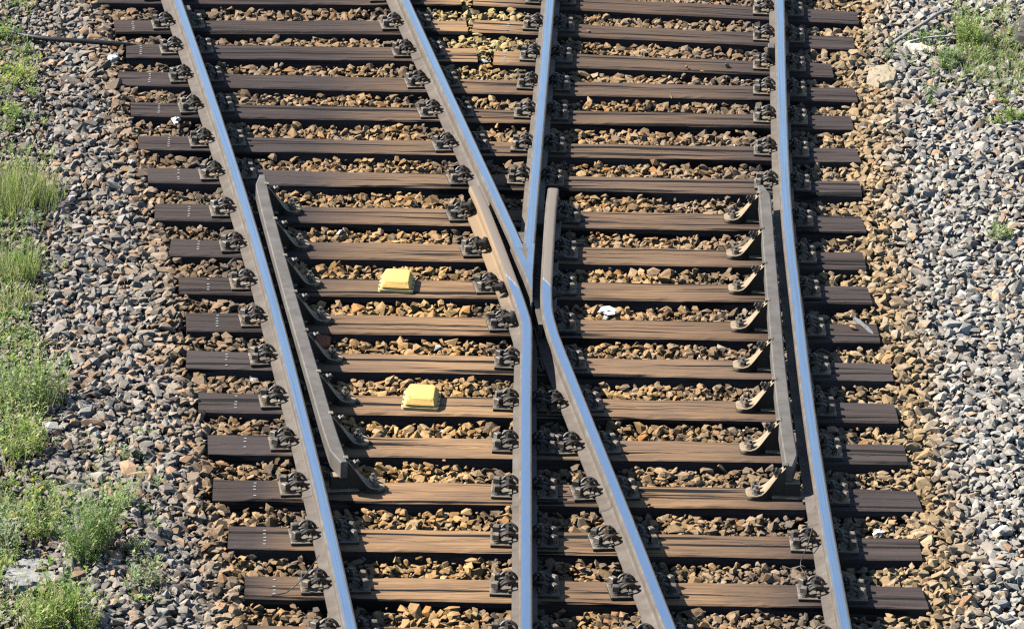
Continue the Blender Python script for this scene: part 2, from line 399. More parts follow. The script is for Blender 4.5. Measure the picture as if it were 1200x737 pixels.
def web_bolt(key, py, side):
    D = DENSE[key]; y = at(600, py, .07)[1]; i = int(np.argmin(abs(D[:, 1] - y))); t = D[i + 1] - D[i - 1]
    b = MB(); b.cyl((0, 0), .030, .010, .040, 16, r2=.034); b.cyl((0, 0), .037, .040, .050, 16); b.cyl((0, 0), .028, .050, .056, 16); b.cyl((0, 0), .0235, .056, .080, 6); b.cyl((0, 0), .0125, .080, .100, 10)
    o = b.obj('crossing_bolt', M_CLIP, frog)
    yaw = math.atan2(t[1], t[0]) - math.pi / 2
    o.matrix_world = Matrix.Translation((D[i][0], D[i][1], ZP + .068)) @ Matrix.Rotation(yaw, 4, 'Z') @ Matrix.Rotation(side * math.pi / 2, 4, 'Y')
for py in (246, 289, 338, 376): web_bolt('WL', py, -1)
for py in (256, 300, 345): web_bolt('WR', py, 1)
for key, py in (('VL', 72), ('WL', 590), ('WR', 592), ('VR', 60)): collar(frog, key, py)

# ------------------------------------------------------------------ fastening meshes (one of each, shared)
def screw_mesh():
    b = MB(); b.cyl((0, 0), .031, 0, .009, 14, r2=.027); b.cyl((0, 0), .023, .009, .016, 14); b.box(-.0165, .0165, -.0165, .0165, .016, .046, ch=.004); return b
def nut_mesh():
    b = MB(); b.cyl((0, 0), .024, .040, .045, 14); b.cyl((0, 0), .022, .045, .049, 14); b.cyl((0, 0), .0205, .049, .070, 6); b.cyl((0, 0), .0105, .070, .084, 10, r2=.009); b.cyl((0, 0), .010, .008, .040, 8)
    return b
def clip_mesh():
    b = MB(); h = [(-.034, .046, .017), (-.026, .050, .034), (-.010, .056, .048), (.012, .060, .054), (.034, .060, .048), (.050, .054, .031), (.056, .042, .020),
                   (.050, .026, .030), (.036, .021, .036), (.016, .020, .040), (.000, .019, .038), (-.012, .013, .034), (-.016, .004, .033)]
    full = h + [(x, -y, z) for x, y, z in h[::-1]]
    b.tube(spline(full, .011), .0082, 7); return b
proto = {}
def share(name, mbuild, mat, smooth=False):
    b = mbuild(); o = b.obj(name, mat, None); 
    if smooth: auto_smooth(o, 50)
    proto[name] = o.data; COL.objects.unlink(o); bpy.data.objects.remove(o)
share('screw', screw_mesh, M_SCREW); share('nut', nut_mesh, M_CLIP); share('clip', clip_mesh, M_CLIP, True)
def nail_mesh():
    b = MB(); b.box(-.0075, .0075, -.004, .004, -.004, .0035, ch=.001); return b
share('nail', nail_mesh, M_NAIL)
EDGE = .0625
def baseplate(parent, inv, q, yaw, sides, inner=(.108, .108)):
    """sides: 'full' | 'clip' | None for (left, right)"""
    ext = [{'full': .108, 'clip': .055, None: .010}[s] for s in sides]
    b = MB(); hw = .088
    x0, x1 = -EDGE - ext[0], EDGE + ext[1]
    b.box(x0, x1, -hw, hw, .0008, ZP, ch=.003)
    for sd, s in zip((-1, 1), sides):
        if s:
            xa, xb = sorted((sd * (EDGE + .0005), sd * (EDGE + .014)))
            for (ya, yb) in ((-hw + .004, -.024), (.024, hw - .004)): b.box(xa, xb, ya, yb, ZP - .001, ZP + .018, ch=.003)
    p = b.obj('baseplate', M_PLATE, parent)
    p.matrix_parent_inverse = Matrix.Identity(4)
    p.matrix_local = inv @ Matrix.Translation((q[0], q[1], 0)) @ Matrix.Rotation(yaw, 4, 'Z')
    for sd, s in zip((-1, 1), sides):
        if not s: continue
        items = [('clip', EDGE + .004, 0), ('nut', EDGE + .016, 0)]
        if s == 'full': items += [('screw', EDGE + .080, -.048), ('screw', EDGE + .080, .052)]
        for nm, x, y in items:
            o = bpy.data.objects.new({'clip': 'spring_clip', 'nut': 'clip_nut', 'screw': 'coach_screw'}[nm], proto[nm]); COL.objects.link(o); o.parent = p
            o.location = (sd * x, y, ZP)
            o.rotation_euler = (0, 0, (0 if sd > 0 else math.pi) + (random.uniform(-.09, .09) if nm == 'clip' else random.uniform(0, 6.28)))
    return p

# ------------------------------------------------------------------ sleepers
ROWS = [
 ('0L', (113, -11), (537, -8)), ('0R', (556, -9), (1005, 13)), ('1L', (134, 23), (545, 24)), ('1R', (556, 22), (1000, 43)),
 ('2L', (148, 51), (557, 56)), ('2R', (579, 59), (974, 74)), ('3', (139, 83), (1001, 103)), ('4', (154, 119), (996, 135)),
 ('5', (163, 158), (1003, 173)), ('6', (174, 196), (1006, 212)), ('7', (182, 238), (1009, 253)), ('8', (200, 279), (1010, 295)),
 ('9', (210, 323), (1016, 335)), ('10', (219, 365), (1026, 379)), ('11', (219, 410), (1042, 425)), ('12', (233, 459), (1047, 472)),
 ('13', (244, 508), (1058, 520)), ('14', (250, 560), (1073, 573)), ('15', (268, 615.5), (1075, 629.5)), ('16', (287, 673), (1080, 685.5)),
 ('17', (290, 731), (1088, 744)), ('18', (300, 790), (1095, 803))]
SLAB = {
 '0L': 'left piece of the split sleeper row at the very top edge, cut by the frame',
 '0R': 'right piece of the split sleeper row at the very top edge, cut by the frame',
 '1L': 'left piece of the upper split row, short dark timber sleeper ending in yellow gravel',
 '1R': 'right piece of the upper split row, slanting timber sleeper starting in yellow gravel',
 '2L': 'left piece of the lower split row, short sleeper whose end touches the black cable',
 '2R': 'right piece of the lower split row, sleeper with the shortest right-hand end',
 '3': 'topmost unbroken sleeper, directly below the two rows split in the middle',
 '4': 'second unbroken sleeper below the split rows, above the white scrap of paper',
 '5': 'third unbroken sleeper below the split rows, under the white scrap of paper',
 '6': 'dark sleeper just above the upper tips of both check rails',
 '7': 'sleeper under the upper tips of both check rails, carrying their first brackets',
 '8': 'sleeper directly above the one that carries the upper yellow box',
 '9': 'sleeper carrying the upper yellow box',
 '10': 'sleeper directly below the one that carries the upper yellow box',
 '11': 'sleeper directly above the one that carries the lower yellow box',
 '12': 'sleeper carrying the lower yellow box',
 '13': 'dusty sleeper directly below the one that carries the lower yellow box',
 '14': 'tan dusty sleeper under the lower ends of both check rails, carrying their last brackets',
 '15': 'dusty sleeper next below the ends of the check rails, third from the bottom edge',
 '16': 'sleeper with a curled wire over its left end, last whole one at the bottom',
 '17': 'sleeper mostly cut off by the bottom edge',
 '18': 'sleeper beyond the bottom edge of the picture'}
SW, SH = .262, .16
rects = []
def sleeper(key, a, b_):
    A, B = np.array(at(*a, 0)[:2]), np.array(at(*b_, 0)[:2]); d = (B - A) / np.linalg.norm(B - A); nn = np.array((d[1], -d[0]))
    wd = SW * random.uniform(.96, 1.04); A, B = A + nn * wd / 2, B + nn * wd / 2
    c = (A + B) / 2; L = np.linalg.norm(B - A); yaw = math.atan2(d[1], d[0]); rects.append((c, d, L, wd))
    # timber: slightly irregular, worn arrises
    nx = int(L / .05); c1, c2 = random.uniform(.006, .012), random.uniform(.004, .010); h = wd / 2
    ring = [(-h, -SH), (-h, -c1 * 1.2), (-h + c1, -.0006), (-h * .55, 0), (-h * .1, 0), (h * .3, 0), (h * .65, 0), (h - c2, -.0006), (h, -c2 * 1.2), (h, -SH)]
    v = []; f = []; ph = [random.uniform(0, 6.28) for _ in range(8)]
    en = [(random.uniform(-.012, .012), random.uniform(-.045, .045)) for _ in range(2)]
    for i in range(nx + 1):
        x = -L / 2 + L * i / nx
        e1 = .0025 * math.sin(x * 5 + ph[0]) + .002 * math.sin(x * 13 + ph[1]) + random.gauss(0, .0008)
        e2 = .0025 * math.sin(x * 4 + ph[2]) + .002 * math.sin(x * 11 + ph[3]) + random.gauss(0, .0008)
        for k, (y, z) in enumerate(ring):
            yy = y + (e1 if k < 3 else e2 if k > 6 else 0)
            zz = z - (abs(random.gauss(0, .0014)) + (.002 * (1 + math.sin(x * 9 + ph[4])) if random.random() < .9 else 0) if k in (2, 7) else 0)
            xx = x
            if i == 0: xx += en[0][1] * y
            if i == nx: xx += en[1][1] * y
            v.append((xx, yy, zz))
    m = len(ring)
    for i in range(nx):
        for k in range(m - 1): f.append((i * m + k, (i + 1) * m + k, (i + 1) * m + k + 1, i * m + k + 1))
        f.append((i * m + m - 1, (i + 1) * m + m - 1, (i + 1) * m, i * m))
    f += [tuple(range(m))[::-1], tuple(range(nx * m, nx * m + m))]
    o = mesh_obj('timber_sleeper', v, f, M_WOOD); fix_normals(o)
    o.location = (c[0], c[1], 0); o.rotation_euler = (0, 0, yaw)
    tag(o, SLAB[key], 'sleeper', 'timber sleepers under the crossing')
    inv = (Matrix.Translation((c[0], c[1], 0)) @ Matrix.Rotation(yaw, 4, 'Z')).inverted()
    n = int(key.rstrip('LR'))
    if n <= 5: seats = [('L', 'full', 'full'), ('VL', 'full', 'full'), ('VR', 'full', 'full'), ('R', 'full', 'full')]
    elif n == 6: seats = [('L', 'full', 'full'), ('VL', 'full', None), ('VR', 'full', 'full'), ('R', 'full', 'full')]
    elif n <= 11: seats = [('L', 'full', None), ('WL', 'full', None), ('WR', None, 'full'), ('R', None, 'full')]
    elif n <= 14: seats = [('L', 'full', None), ('WL', 'full', 'clip' if n == 12 else 'full'), ('WR', 'clip' if n == 12 else 'full', 'full'), ('R', None, 'full')]
    else: seats = [('L', 'full', 'full'), ('WL', 'full', 'full'), ('WR', 'full', 'full'), ('R', 'full', 'full')]
    for (rk, sl_, sr) in seats:
        r = on_line(rk, A, B)
        if r is None: continue
        q, hd = r; u = (q - A) @ d
        if u < -.02 or u > L + .02: continue
        baseplate(o, inv, q, hd, (sl_, sr))
    # row of bright nail heads driven into the left end
    r = on_line('L', A, B) if key[-1] != 'R' else on_line('VR', A, B)
    if r is not None and n <= 16 and not (key[-1] == 'R' and n == 0):
        u = (r[0] - A) @ d - L / 2 - (.295 if key[-1] != 'R' else .27)
        for k in range(5):
            if random.random() < .1: continue
            nl = bpy.data.objects.new('nail', proto['nail']); COL.objects.link(nl); nl.parent = o
            nl.location = (u + random.uniform(-.002, .002), -.085 + k * .040 + random.uniform(-.004, .004), 0)
    return o
for row in ROWS: sleeper(*row)

# ------------------------------------------------------------------ check rails with brackets
CHK_Z0, CHK_Z1 = .092, .182
def check_rail(pts, side, rows, label):
    """side: +1 brackets stand on the right, -1 on the left"""
    W = [np.array(at(x, y, CHK_Z1)[:2]) for x, y in pts]; P = spline(W, .05); n = len(P); cum = [0]
    for i in range(1, n): cum.append(cum[-1] + np.linalg.norm(P[i] - P[i - 1]))
    Lt = cum[-1]; v = []; f = []
    hw = .035
    for i, p in enumerate(P):
        t = P[min(i + 1, n - 1)] - P[max(i - 1, 0)]; t /= np.linalg.norm(t); r = np.array((t[1], -t[0]))
        e = min(cum[i], Lt - cum[i]); k = 1 - min(1, e / .16)           # tapering of the rail-side face at the ends
        xi = hw - .034 * k                                                 # face towards the running rail
        a, b2 = (-xi, hw) if side > 0 else (-hw, xi); ch = .006
        for (x, z) in ((a, CHK_Z0), (a, CHK_Z1 - ch), (a + ch, CHK_Z1), (b2 - ch, CHK_Z1), (b2, CHK_Z1 - ch), (b2, CHK_Z0)):
            v.append((p[0] + r[0] * x, p[1] + r[1] * x, z))
    for i in range(n - 1):
        for k in range(6): f.append((i * 6 + k, i * 6 + (k + 1) % 6, (i + 1) * 6 + (k + 1) % 6, (i + 1) * 6 + k))
    f += [tuple(range(6)), tuple(range((n - 1) * 6, n * 6))]
    o = mesh_obj('check_rail', v, f, M_CHECK); fix_normals(o)
    tag(o, label, 'check rail', 'check rails beside the outer rails')
    DD = np.array(P)
    for key in rows:
        A, B = next((np.array(at(*a, 0)[:2]), np.array(at(*b_, 0)[:2])) for k, a, b_ in ROWS if k == key)
        d = (B - A) / np.linalg.norm(B - A); nn = np.array((d[1], -d[0])); A = A + nn * SW * .5; B = B + nn * SW * .5
        D2 = np.vstack([DD[0] + (DD[0] - DD[1]) * 12, DD, DD[-1] + (DD[-1] - DD[-2]) * 12]); s = (D2 - A) @ np.array((-d[1], d[0]))
        for i in range(len(s) - 1):
            if s[i] * s[i + 1] <= 0:
                q = D2[i] + (D2[i + 1] - D2[i]) * (s[i] / (s[i] - s[i + 1])); break
        else: continue
        t = DD[min(len(DD) - 1, max(1, i))] - DD[min(len(DD) - 1, max(1, i)) - 1]
        yaw = math.atan2(t[1], t[0]) - math.pi / 2 + (0 if side > 0 else math.pi)
        # local: u away from the check rail face, v along the rail
        U = [(.036, .174, .026), (.056, .152, .029), (.078, .124, .033), (.099, .095, .039), (.118, .069, .046), (.134, .050, .053), (.152, .036, .060), (.178, .028, .063), (.210, .027, .061), (.226, .026, .051), (.233, .024, .034)]
        bv = []; bf = []
        for (u, z, h) in U:
            foot = u > .12
            bv += [(u, -h, .001), (u, -h, z - .004), (u, -h + .004, z), (u, h - .004, z), (u, h, z - .004), (u, h, .001)]
        m = 6
        # front and back webs are drawn in under the curved plate
        for j, (u, z, h) in enumerate(U):
            if u < .13:
                ww = .026; zc = z - .016
                bv[j * 6] = (u, -ww, .001); bv[j * 6 + 5] = (u, ww, .001)
        for j in range(len(U) - 1):
            for k in range(m): bf.append((j * m + k, j * m + (k + 1) % m, (j + 1) * m + (k + 1) % m, (j + 1) * m + k))
        bf += [tuple(range(m)), tuple(range((len(U) - 1) * m, len(U) * m))]
        br = mesh_obj('bracket', bv, bf, M_BRKT, o); fix_normals(br); auto_smooth(br, 40)
        br.matrix_world = Matrix.Translation((q[0], q[1], 0)) @ Matrix.Rotation(yaw, 4, 'Z')
        bb = MB(); bb.box(-.12, .10, -.055, .055, .001, .020, ch=.004); bb.box(-.045, .036, -.030, .030, .020, CHK_Z0 - .001, ch=.003)
        bb.obj('bracket_seat', M_BRKT, br)
        for (u, vv) in ((.186, -.030), (.180, .030)):
            sb = MB(); sb.cyl((u, vv), .024, .024, .034, 14); sb.cyl((u, vv), .0195, .034, .056, 6, a0=random.random()); sb.cyl((u, vv), .010, .056, .074, 10)
            sb.obj('foot_bolt', M_SCREW, br)
        hb = MB(); hb.cyl((0, 0), .028, -.004, .006, 14); hb.cyl((0, 0), .022, .006, .024, 6); hb.cyl((0, 0), .012, .024, .040, 10)
        hbo = hb.obj('web_bolt', M_CLIP, br); hbo.matrix_local = Matrix.Translation((.070, .006, .136)) @ Matrix.Rotation(R(58), 4, 'Y')
        nb = MB(); nb.box(.020, .046, -.017, .017, CHK_Z1 - .026, CHK_Z1 + .005, ch=.003); nb.obj('retaining_lug', M_PLATE, br)
    return o
CHL = [(399.5, 541), (384.5, 497), (366, 434), (350, 380), (335, 327), (313.5, 247), (304, 205)]
CHR = [(929, 546), (920, 488), (912.5, 420), (906.5, 350), (901.5, 290), (898, 246), (895, 217)]
RR = ['7', '8', '9', '10', '11', '12', '13', '14']
check_rail(CHL, 1, RR, 'grey steel check rail with shaded brackets, along the inside of the left outer rail')
check_rail(CHR, -1, RR, 'grey steel check rail with sunlit curved brackets, along the inside of the right outer rail')

# ------------------------------------------------------------------ ground and ballast
g = mesh_obj('ground', [(-600, -600, -.20), (600, -600, -.20), (600, 900, -.20), (-600, 900, -.20)], [(0, 1, 2, 3)], mat_flat('bare_earth', (.17, .145, .115), .95, .35, 6, .6)); g['kind'] = 'structure'
def inside_sleeper(x, y, grow):
    m = np.zeros(len(x), bool)
    for (c, d, L, wd) in rects:
        u = (x - c[0]) * d[0] + (y - c[1]) * d[1]; vv = -(x - c[0]) * d[1] + (y - c[1]) * d[0]
        m |= (abs(u) < L / 2 + grow) & (abs(vv) < wd / 2 + grow)
    return m
row_ends = [(at(*a)[1], at(*a)[0], at(*b_)[0]) for k, a, b_ in ROWS if k[-1] not in 'LR' or k[-1] == 'L']
ys = np.array([r[0] for r in row_ends])[::-1]; xl_ = np.array([r[1] for r in row_ends])[::-1]
rr_ends = [(at(*b_)[1], at(*b_)[0]) for k, a, b_ in ROWS if k[-1] != 'L']
yr = np.array([r[0] for r in rr_ends])[::-1]; xr_ = np.array([r[1] for r in rr_ends])[::-1]
def value_noise(x, y, sc, seed):
    r = np.random.default_rng(seed).random((64, 64)); X, Y = x / sc + 500, y / sc + 500
    i, j = np.floor(X).astype(int), np.floor(Y).astype(int); fx, fy = X - i, Y - j; fx = fx * fx * (3 - 2 * fx); fy = fy * fy * (3 - 2 * fy)
    g_ = lambda a, b: r[a % 64, b % 64]
    return (g_(i, j) * (1 - fx) + g_(i + 1, j) * fx) * (1 - fy) + (g_(i, j + 1) * (1 - fx) + g_(i + 1, j + 1) * fx) * fy
def edges(x, y): return x - np.interp(y, ys, xl_), np.interp(y, yr, xr_) - x      # >0 inside the sleepers' ends
def surf(x, y):
    l, r = edges(x, y); crib = np.clip(np.minimum(l, r) / .12 + .5, 0, 1)
    z = -.054 * crib + (-.024) * (1 - crib)
    z += .022 * (value_noise(x, y, .35, 3) - .5) + .014 * (value_noise(x, y, .12, 4) - .5)
    z -= .10 * np.clip((-l - .75) / 1.0, 0, 1.2); z -= .03 * np.clip((-r - .7) / 1.2, 0, 1)
    return z
# bed under the stones
GX, GY = 150, 190; X = np.linspace(-9, 9, GX); Y = np.linspace(-10, 13, GY); XX, YY = np.meshgrid(X, Y); ZZ = surf(XX.ravel(), YY.ravel()) - .060
bed = mesh_obj('ballast_bed', np.stack([XX.ravel(), YY.ravel(), ZZ], 1).tolist(), [(j * GX + i, j * GX + i + 1, (j + 1) * GX + i + 1, (j + 1) * GX + i) for j in range(GY - 1) for i in range(GX - 1)],
               mat_flat('gritty_bed', (.10, .083, .065), .95, .4, 40, .8)); bed['kind'] = 'structure'; bed.name = 'track_bed'
def stone_shapes(n):
    S = []
    for _ in range(n):
        bm = bmesh.new(); k = random.randint(11, 17); sh = (random.uniform(.95, 1.55), random.uniform(.75, 1.05), random.uniform(.5, .85))
        for _k in range(k):
            p = Vector((random.gauss(0, 1), random.gauss(0, 1), random.gauss(0, 1))).normalized()
            mx = max(abs(p.x), abs(p.y), abs(p.z)); p = p.lerp(p / mx, .35) * random.uniform(.78, 1.08)
            bm.verts.new((p.x * sh[0], p.y * sh[1], p.z * sh[2]))
        res = bmesh.ops.convex_hull(bm, input=bm.verts); bmesh.ops.delete(bm, geom=list(set(res['geom_interior'] + res['geom_unused'])), context='VERTS')
        bmesh.ops.triangulate(bm, faces=bm.faces); bm.normal_update(); bm.verts.index_update()
        S.append((np.array([v.co[:] for v in bm.verts]), np.array([[v.index for v in f_.verts] for f_ in bm.faces]))); bm.free()
    return S
def rotmats(n, tilt):
    a = rng.random(n) * 2 * np.pi; tx = rng.normal(0, tilt, n); ty = rng.normal(0, tilt, n)
    ca, sa = np.cos(a), np.sin(a); z = np.zeros(n); o1 = np.ones(n)
    Rz = np.stack([ca, -sa, z, sa, ca, z, z, z, o1], 1).reshape(n, 3, 3)
    c, s_ = np.cos(tx), np.sin(tx); Rx = np.stack([o1, z, z, z, c, -s_, z, s_, c], 1).reshape(n, 3, 3)
    c, s_ = np.cos(ty), np.sin(ty); Ry = np.stack([c, z, s_, z, o1, z, -s_, z, c], 1).reshape(n, 3, 3)
    return Rx @ Ry @ Rz
def big_mesh(name, V, F, C, mat):
    me = bpy.data.meshes.new(name); me.vertices.add(len(V)); me.vertices.foreach_set('co', V.astype(np.float32).ravel())
    k = F.shape[1]; me.loops.add(F.size); me.loops.foreach_set('vertex_index', F.astype(np.int32).ravel())
    me.polygons.add(len(F)); me.polygons.foreach_set('loop_start', np.arange(0, F.size, k, dtype=np.int32))
    me.polygons.foreach_set('use_smooth', np.zeros(len(F), bool)); me.update(calc_edges=True)
    at_ = me.attributes.new('tint', 'FLOAT_COLOR', 'FACE'); at_.data.foreach_set('color', np.hstack([C, np.ones((len(C), 1))]).astype(np.float32).ravel())
    me.materials.append(mat); o = bpy.data.objects.new(name, me); COL.objects.link(o); return o
def grid_pts(cell, far):
    xs = np.arange(-7.5, 7.5, cell); ys2 = np.arange(-8.5, 11.5, cell); gx, gy = np.meshgrid(xs, ys2); gx = gx.ravel(); gy = gy.ravel()
    gx = gx + rng.uniform(-.5, .5, len(gx)) * cell * 1.1; gy = gy + rng.uniform(-.5, .5, len(gy)) * cell * 1.1
    px, py = proj(gx, gy, np.full(len(gx), -.03)); a_, b_ = (480, 250) if far else (110, 80); m = (px > -a_) & (px < 1200 + a_) & (py > -b_) & (py < 737 + b_); return gx[m], gy[m]
def stone_tint(x, y):
    n = len(x); l, r = edges(x, y); px, py = proj(x, y, np.full(n, -.02))
    inn = np.clip(np.minimum(l, r) / .25 + np.where(l < r, 1.0, 1.45) + .5 * (value_noise(x, y, .3, 9) - .5), 0, 1)   # dusty around the sleepers
    grey_l = np.array((.315, .272, .225)); grey_r = np.array((.385, .345, .292)); och = np.array((.47, .272, .108)); brn = np.array((.27, .178, .103)); yel = np.array((.50, .34, .14))
    side = np.clip((px - 330) / 500, 0, 1)[:, None]
    gr = grey_l * (1 - side) + grey_r * side
    # dust strength: strongest in the middle of the crossing, weaker to the upper left
    mid = np.clip(1 - ((x + .18) / 1.45) ** 2, 0, 1); low = np.clip((py + 160) / 480, .35, 1)
    dust = (brn * (1 - (mid * low)[:, None]) + och * (mid * low)[:, None])
    rs = np.clip((px - 930) / 60, 0, 1)[:, None] * (1 - .0); dust = dust * (1 - rs) + np.array((.385, .258, .135)) * rs
    ye = np.clip(1.5 - np.hypot((px - 558) / 80, (py - 35) / 70), 0, 1)[:, None]; dust = dust * (1 - ye) + yel * ye
    k = inn * np.clip(rng.normal(.92, .12, n), .3, 1); k = k[:, None]
    c = gr * (1 - k) + dust * k
    c = c * np.clip(rng.normal(1, .155, n), .6, 1.45)[:, None]
    c = np.clip(c * .93, 0, .5); t = rng.random(n); warm = (t < np.where(inn > .7, .04, np.where(px < 330, .17, .10)))[:, None]; c = np.where(warm, c * np.array((1.12, .89, .70)), c)
    cool = (t > np.where(inn > .7, .97, .90))[:, None]; c = np.where(cool, c * np.array((.92, .98, 1.03)), c)
    white = (t > .488) & (t < .491); c = np.where(white[:, None], np.array((.50, .48, .44)), c)
    oran = (t > .46) & (t < .475) & (inn < .6); c = np.where(oran[:, None], np.array((.46, .29, .18)), c)
    dark = (t > .70) & (t < .76); c = np.where(dark[:, None], c * .55, c)
    dmin = np.full(n, 9.0)
    for key in DENSE:
        D = DENSE[key]
        for i_ in range(0, n, 8000):
            dd = np.hypot(x[i_:i_ + 8000, None] - D[None, ::2, 0], y[i_:i_ + 8000, None] - D[None, ::2, 1]).min(1); dmin[i_:i_ + 8000] = np.minimum(dmin[i_:i_ + 8000], dd)
    oil = np.clip((.30 - dmin) / .14, 0, 1) * np.clip(rng.normal(.62, .2, n), 0, .9)     # grease and brake dust beside the rails
    c = c * (1 - oil[:, None]) + np.array((.115, .098, .082)) * oil[:, None]
    return np.clip(c, .02, .8)
shapes = stone_shapes(70)
def scatter_stones():
    PX, PY, PZ, SZ, TL = [], [], [], [], []
    for cell, dz, smin, smax, grow, frac in ((.044, -.034, .022, .032, .012, 1.0), (.048, -.008, .022, .036, .018, .95), (.060, .013, .020, .037, .022, .70), (.046, .006, .009, .016, .008, .5)):
        x, y = grid_pts(cell, dz > -.01 and smin > .01); m = (rng.random(len(x)) < frac) & ~inside_sleeper(x, y, grow); x, y = x[m], y[m]
        s = rng.uniform(smin, smax, len(x)) * np.where(rng.random(len(x)) < .08, 1.35, 1)
        z = surf(x, y) + dz + rng.normal(0, .005, len(x))
        PX.append(x); PY.append(y); PZ.append(z); SZ.append(s); TL.append(np.full(len(x), .42))
    # a few loose stones kicked up onto the sleepers
    for (px, py, s) in ((805, 79, .020), (822, 84, .018), (853, 78, .024), (786, 113, .022), (745, 153, .016), (690, 37, .018), (1004, 246, .03), (1000, 384, .026), (585, 160, .014), (480, 148, .013), (420, 113, .015), (668, 172, .013), (930, 583, .014), (520, 538, .012), (760, 590, .012)):
        q = at(px, py, .01); PX.append([q.x]); PY.append([q.y]); PZ.append([s * .45]); SZ.append([s]); TL.append([.1])
    x, y, z, s = (np.concatenate(a).astype(float) for a in (PX, PY, PZ, SZ)); tl = np.concatenate(TL)
    n = len(x); l, r = edges(x, y)
    s = np.where(np.minimum(l, r) > 0, s * .86, s); px, py = proj(x, y, z)
    s = s * np.where(px < 60, .72, 1)
    Rm = rotmats(n, .42); tint = stone_tint(x, y); which = rng.integers(0, len(shapes), n); Vs, Fs, Cs = [], [], []; off = 0
    sc = s[:, None] * rng.uniform(.85, 1.18, (n, 3))
    for k, (sv, sf) in enumerate(shapes):
        ii = np.where(which == k)[0]
        if not len(ii): continue
        v = np.einsum('nij,nkj->nki', Rm[ii], sv[None] * sc[ii][:, None, :]) + np.stack([x[ii], y[ii], z[ii]], 1)[:, None, :]
        Vs.append(v.reshape(-1, 3)); Fs.append((sf[None] + (np.arange(len(ii)) * len(sv))[:, None, None] + off).reshape(-1, 3)); off += len(ii) * len(sv)
        fj = np.clip(rng.normal(1, .045, (len(ii), len(sf))), .75, 1.25)
        Cs.append((tint[ii][:, None, :] * fj[:, :, None]).reshape(-1, 3))
    V, F, C = np.concatenate(Vs), np.concatenate(Fs), np.concatenate(Cs)
    print('stones', n, 'tris', len(F))
    o = big_mesh('ballast_gravel', V, F, C, M_STONE); tag(o, 'crushed stone ballast, ochre between the sleepers and grey on both shoulders', 'gravel', None, 'stuff')
scatter_stones()

# ------------------------------------------------------------------ weeds
def blades(base, n, rad, hgt, width, lean, cols, droop=.3, leafy=False):
    """n curved blades -> arrays; base list of (x,y,z)"""
    V, F, C = [], [], []; cols = np.array(cols)
    for i in range(n):
        bx, by, bz = base[i % len(base)]; a = random.uniform(0, 6.283); rr = rad * math.sqrt(random.random())
        x0, y0 = bx + rr * math.cos(a), by + rr * math.sin(a) * .9
        h = hgt * random.uniform(.45, 1.05) * (1 - .35 * (rr / max(rad, 1e-6)) ** 2); la = a + random.gauss(0, .7); ln = lean * h * random.uniform(.2, 1.1)
        dx, dy = math.cos(la) * ln, math.sin(la) * ln; wv = width * random.uniform(.6, 1.3); wa = random.uniform(0, 3.14)
        wx, wy = math.cos(wa) * wv / 2, math.sin(wa) * wv / 2
        col = cols[random.randrange(len(cols))] * random.uniform(.75, 1.25); o = len(V)
        pts = [(0, 0), (.4, .22), (.75, .62), (1, 1)]
        for j, (tz, tl) in enumerate(pts):
            sx, sy, sz = x0 + dx * tl, y0 + dy * tl, bz + h * (tz - droop * tl * tl * tz * .4); q = (1, .9, .6, .12)[j]
            V += [(sx - wx * q, sy - wy * q, sz), (sx + wx * q, sy + wy * q, sz)]
        for j in range(3): F.append((o + 2 * j, o + 2 * j + 1, o + 2 * j + 3, o + 2 * j + 2)); C.append(col)
        if leafy:
            for k in range(random.randint(8, 15)):
                t = random.uniform(.18, 1.0); tl = t * t; cx, cy, cz = x0 + dx * tl, y0 + dy * tl, bz + h * t
                aa = random.uniform(0, 6.283); ll = random.uniform(.014, .034) * (1.25 - .6 * t); up = random.uniform(.1, .9) * ll; ww = ll * random.uniform(.14, .26)
                ex, ey = math.cos(aa), math.sin(aa); px_, py_ = -ey * ww, ex * ww; o = len(V)
                V += [(cx, cy, cz), (cx + ex * ll * .5 + px_, cy + ey * ll * .5 + py_, cz + up * .5), (cx + ex * ll, cy + ey * ll, cz + up), (cx + ex * ll * .5 - px_, cy + ey * ll * .5 - py_, cz + up * .5)]
                F.append((o, o + 1, o + 2, o + 3)); C.append(col * random.uniform(.85, 1.25))
    return V, F, C
def gz(x, y): return float(surf(np.array([x]), np.array([y]))[0])
GREEN = [(.22, .34, .07), (.17, .29, .05), (.28, .38, .10), (.31, .38, .13), (.13, .23, .05)]
YGREEN = [(.46, .50, .14), (.38, .47, .11), (.52, .52, .24), (.30, .41, .08)]
GREY = [(.30, .39, .18), (.37, .45, .24), (.24, .35, .15), (.44, .49, .27)]
DRY = [(.48, .43, .27), (.40, .36, .21), (.34, .35, .16)]
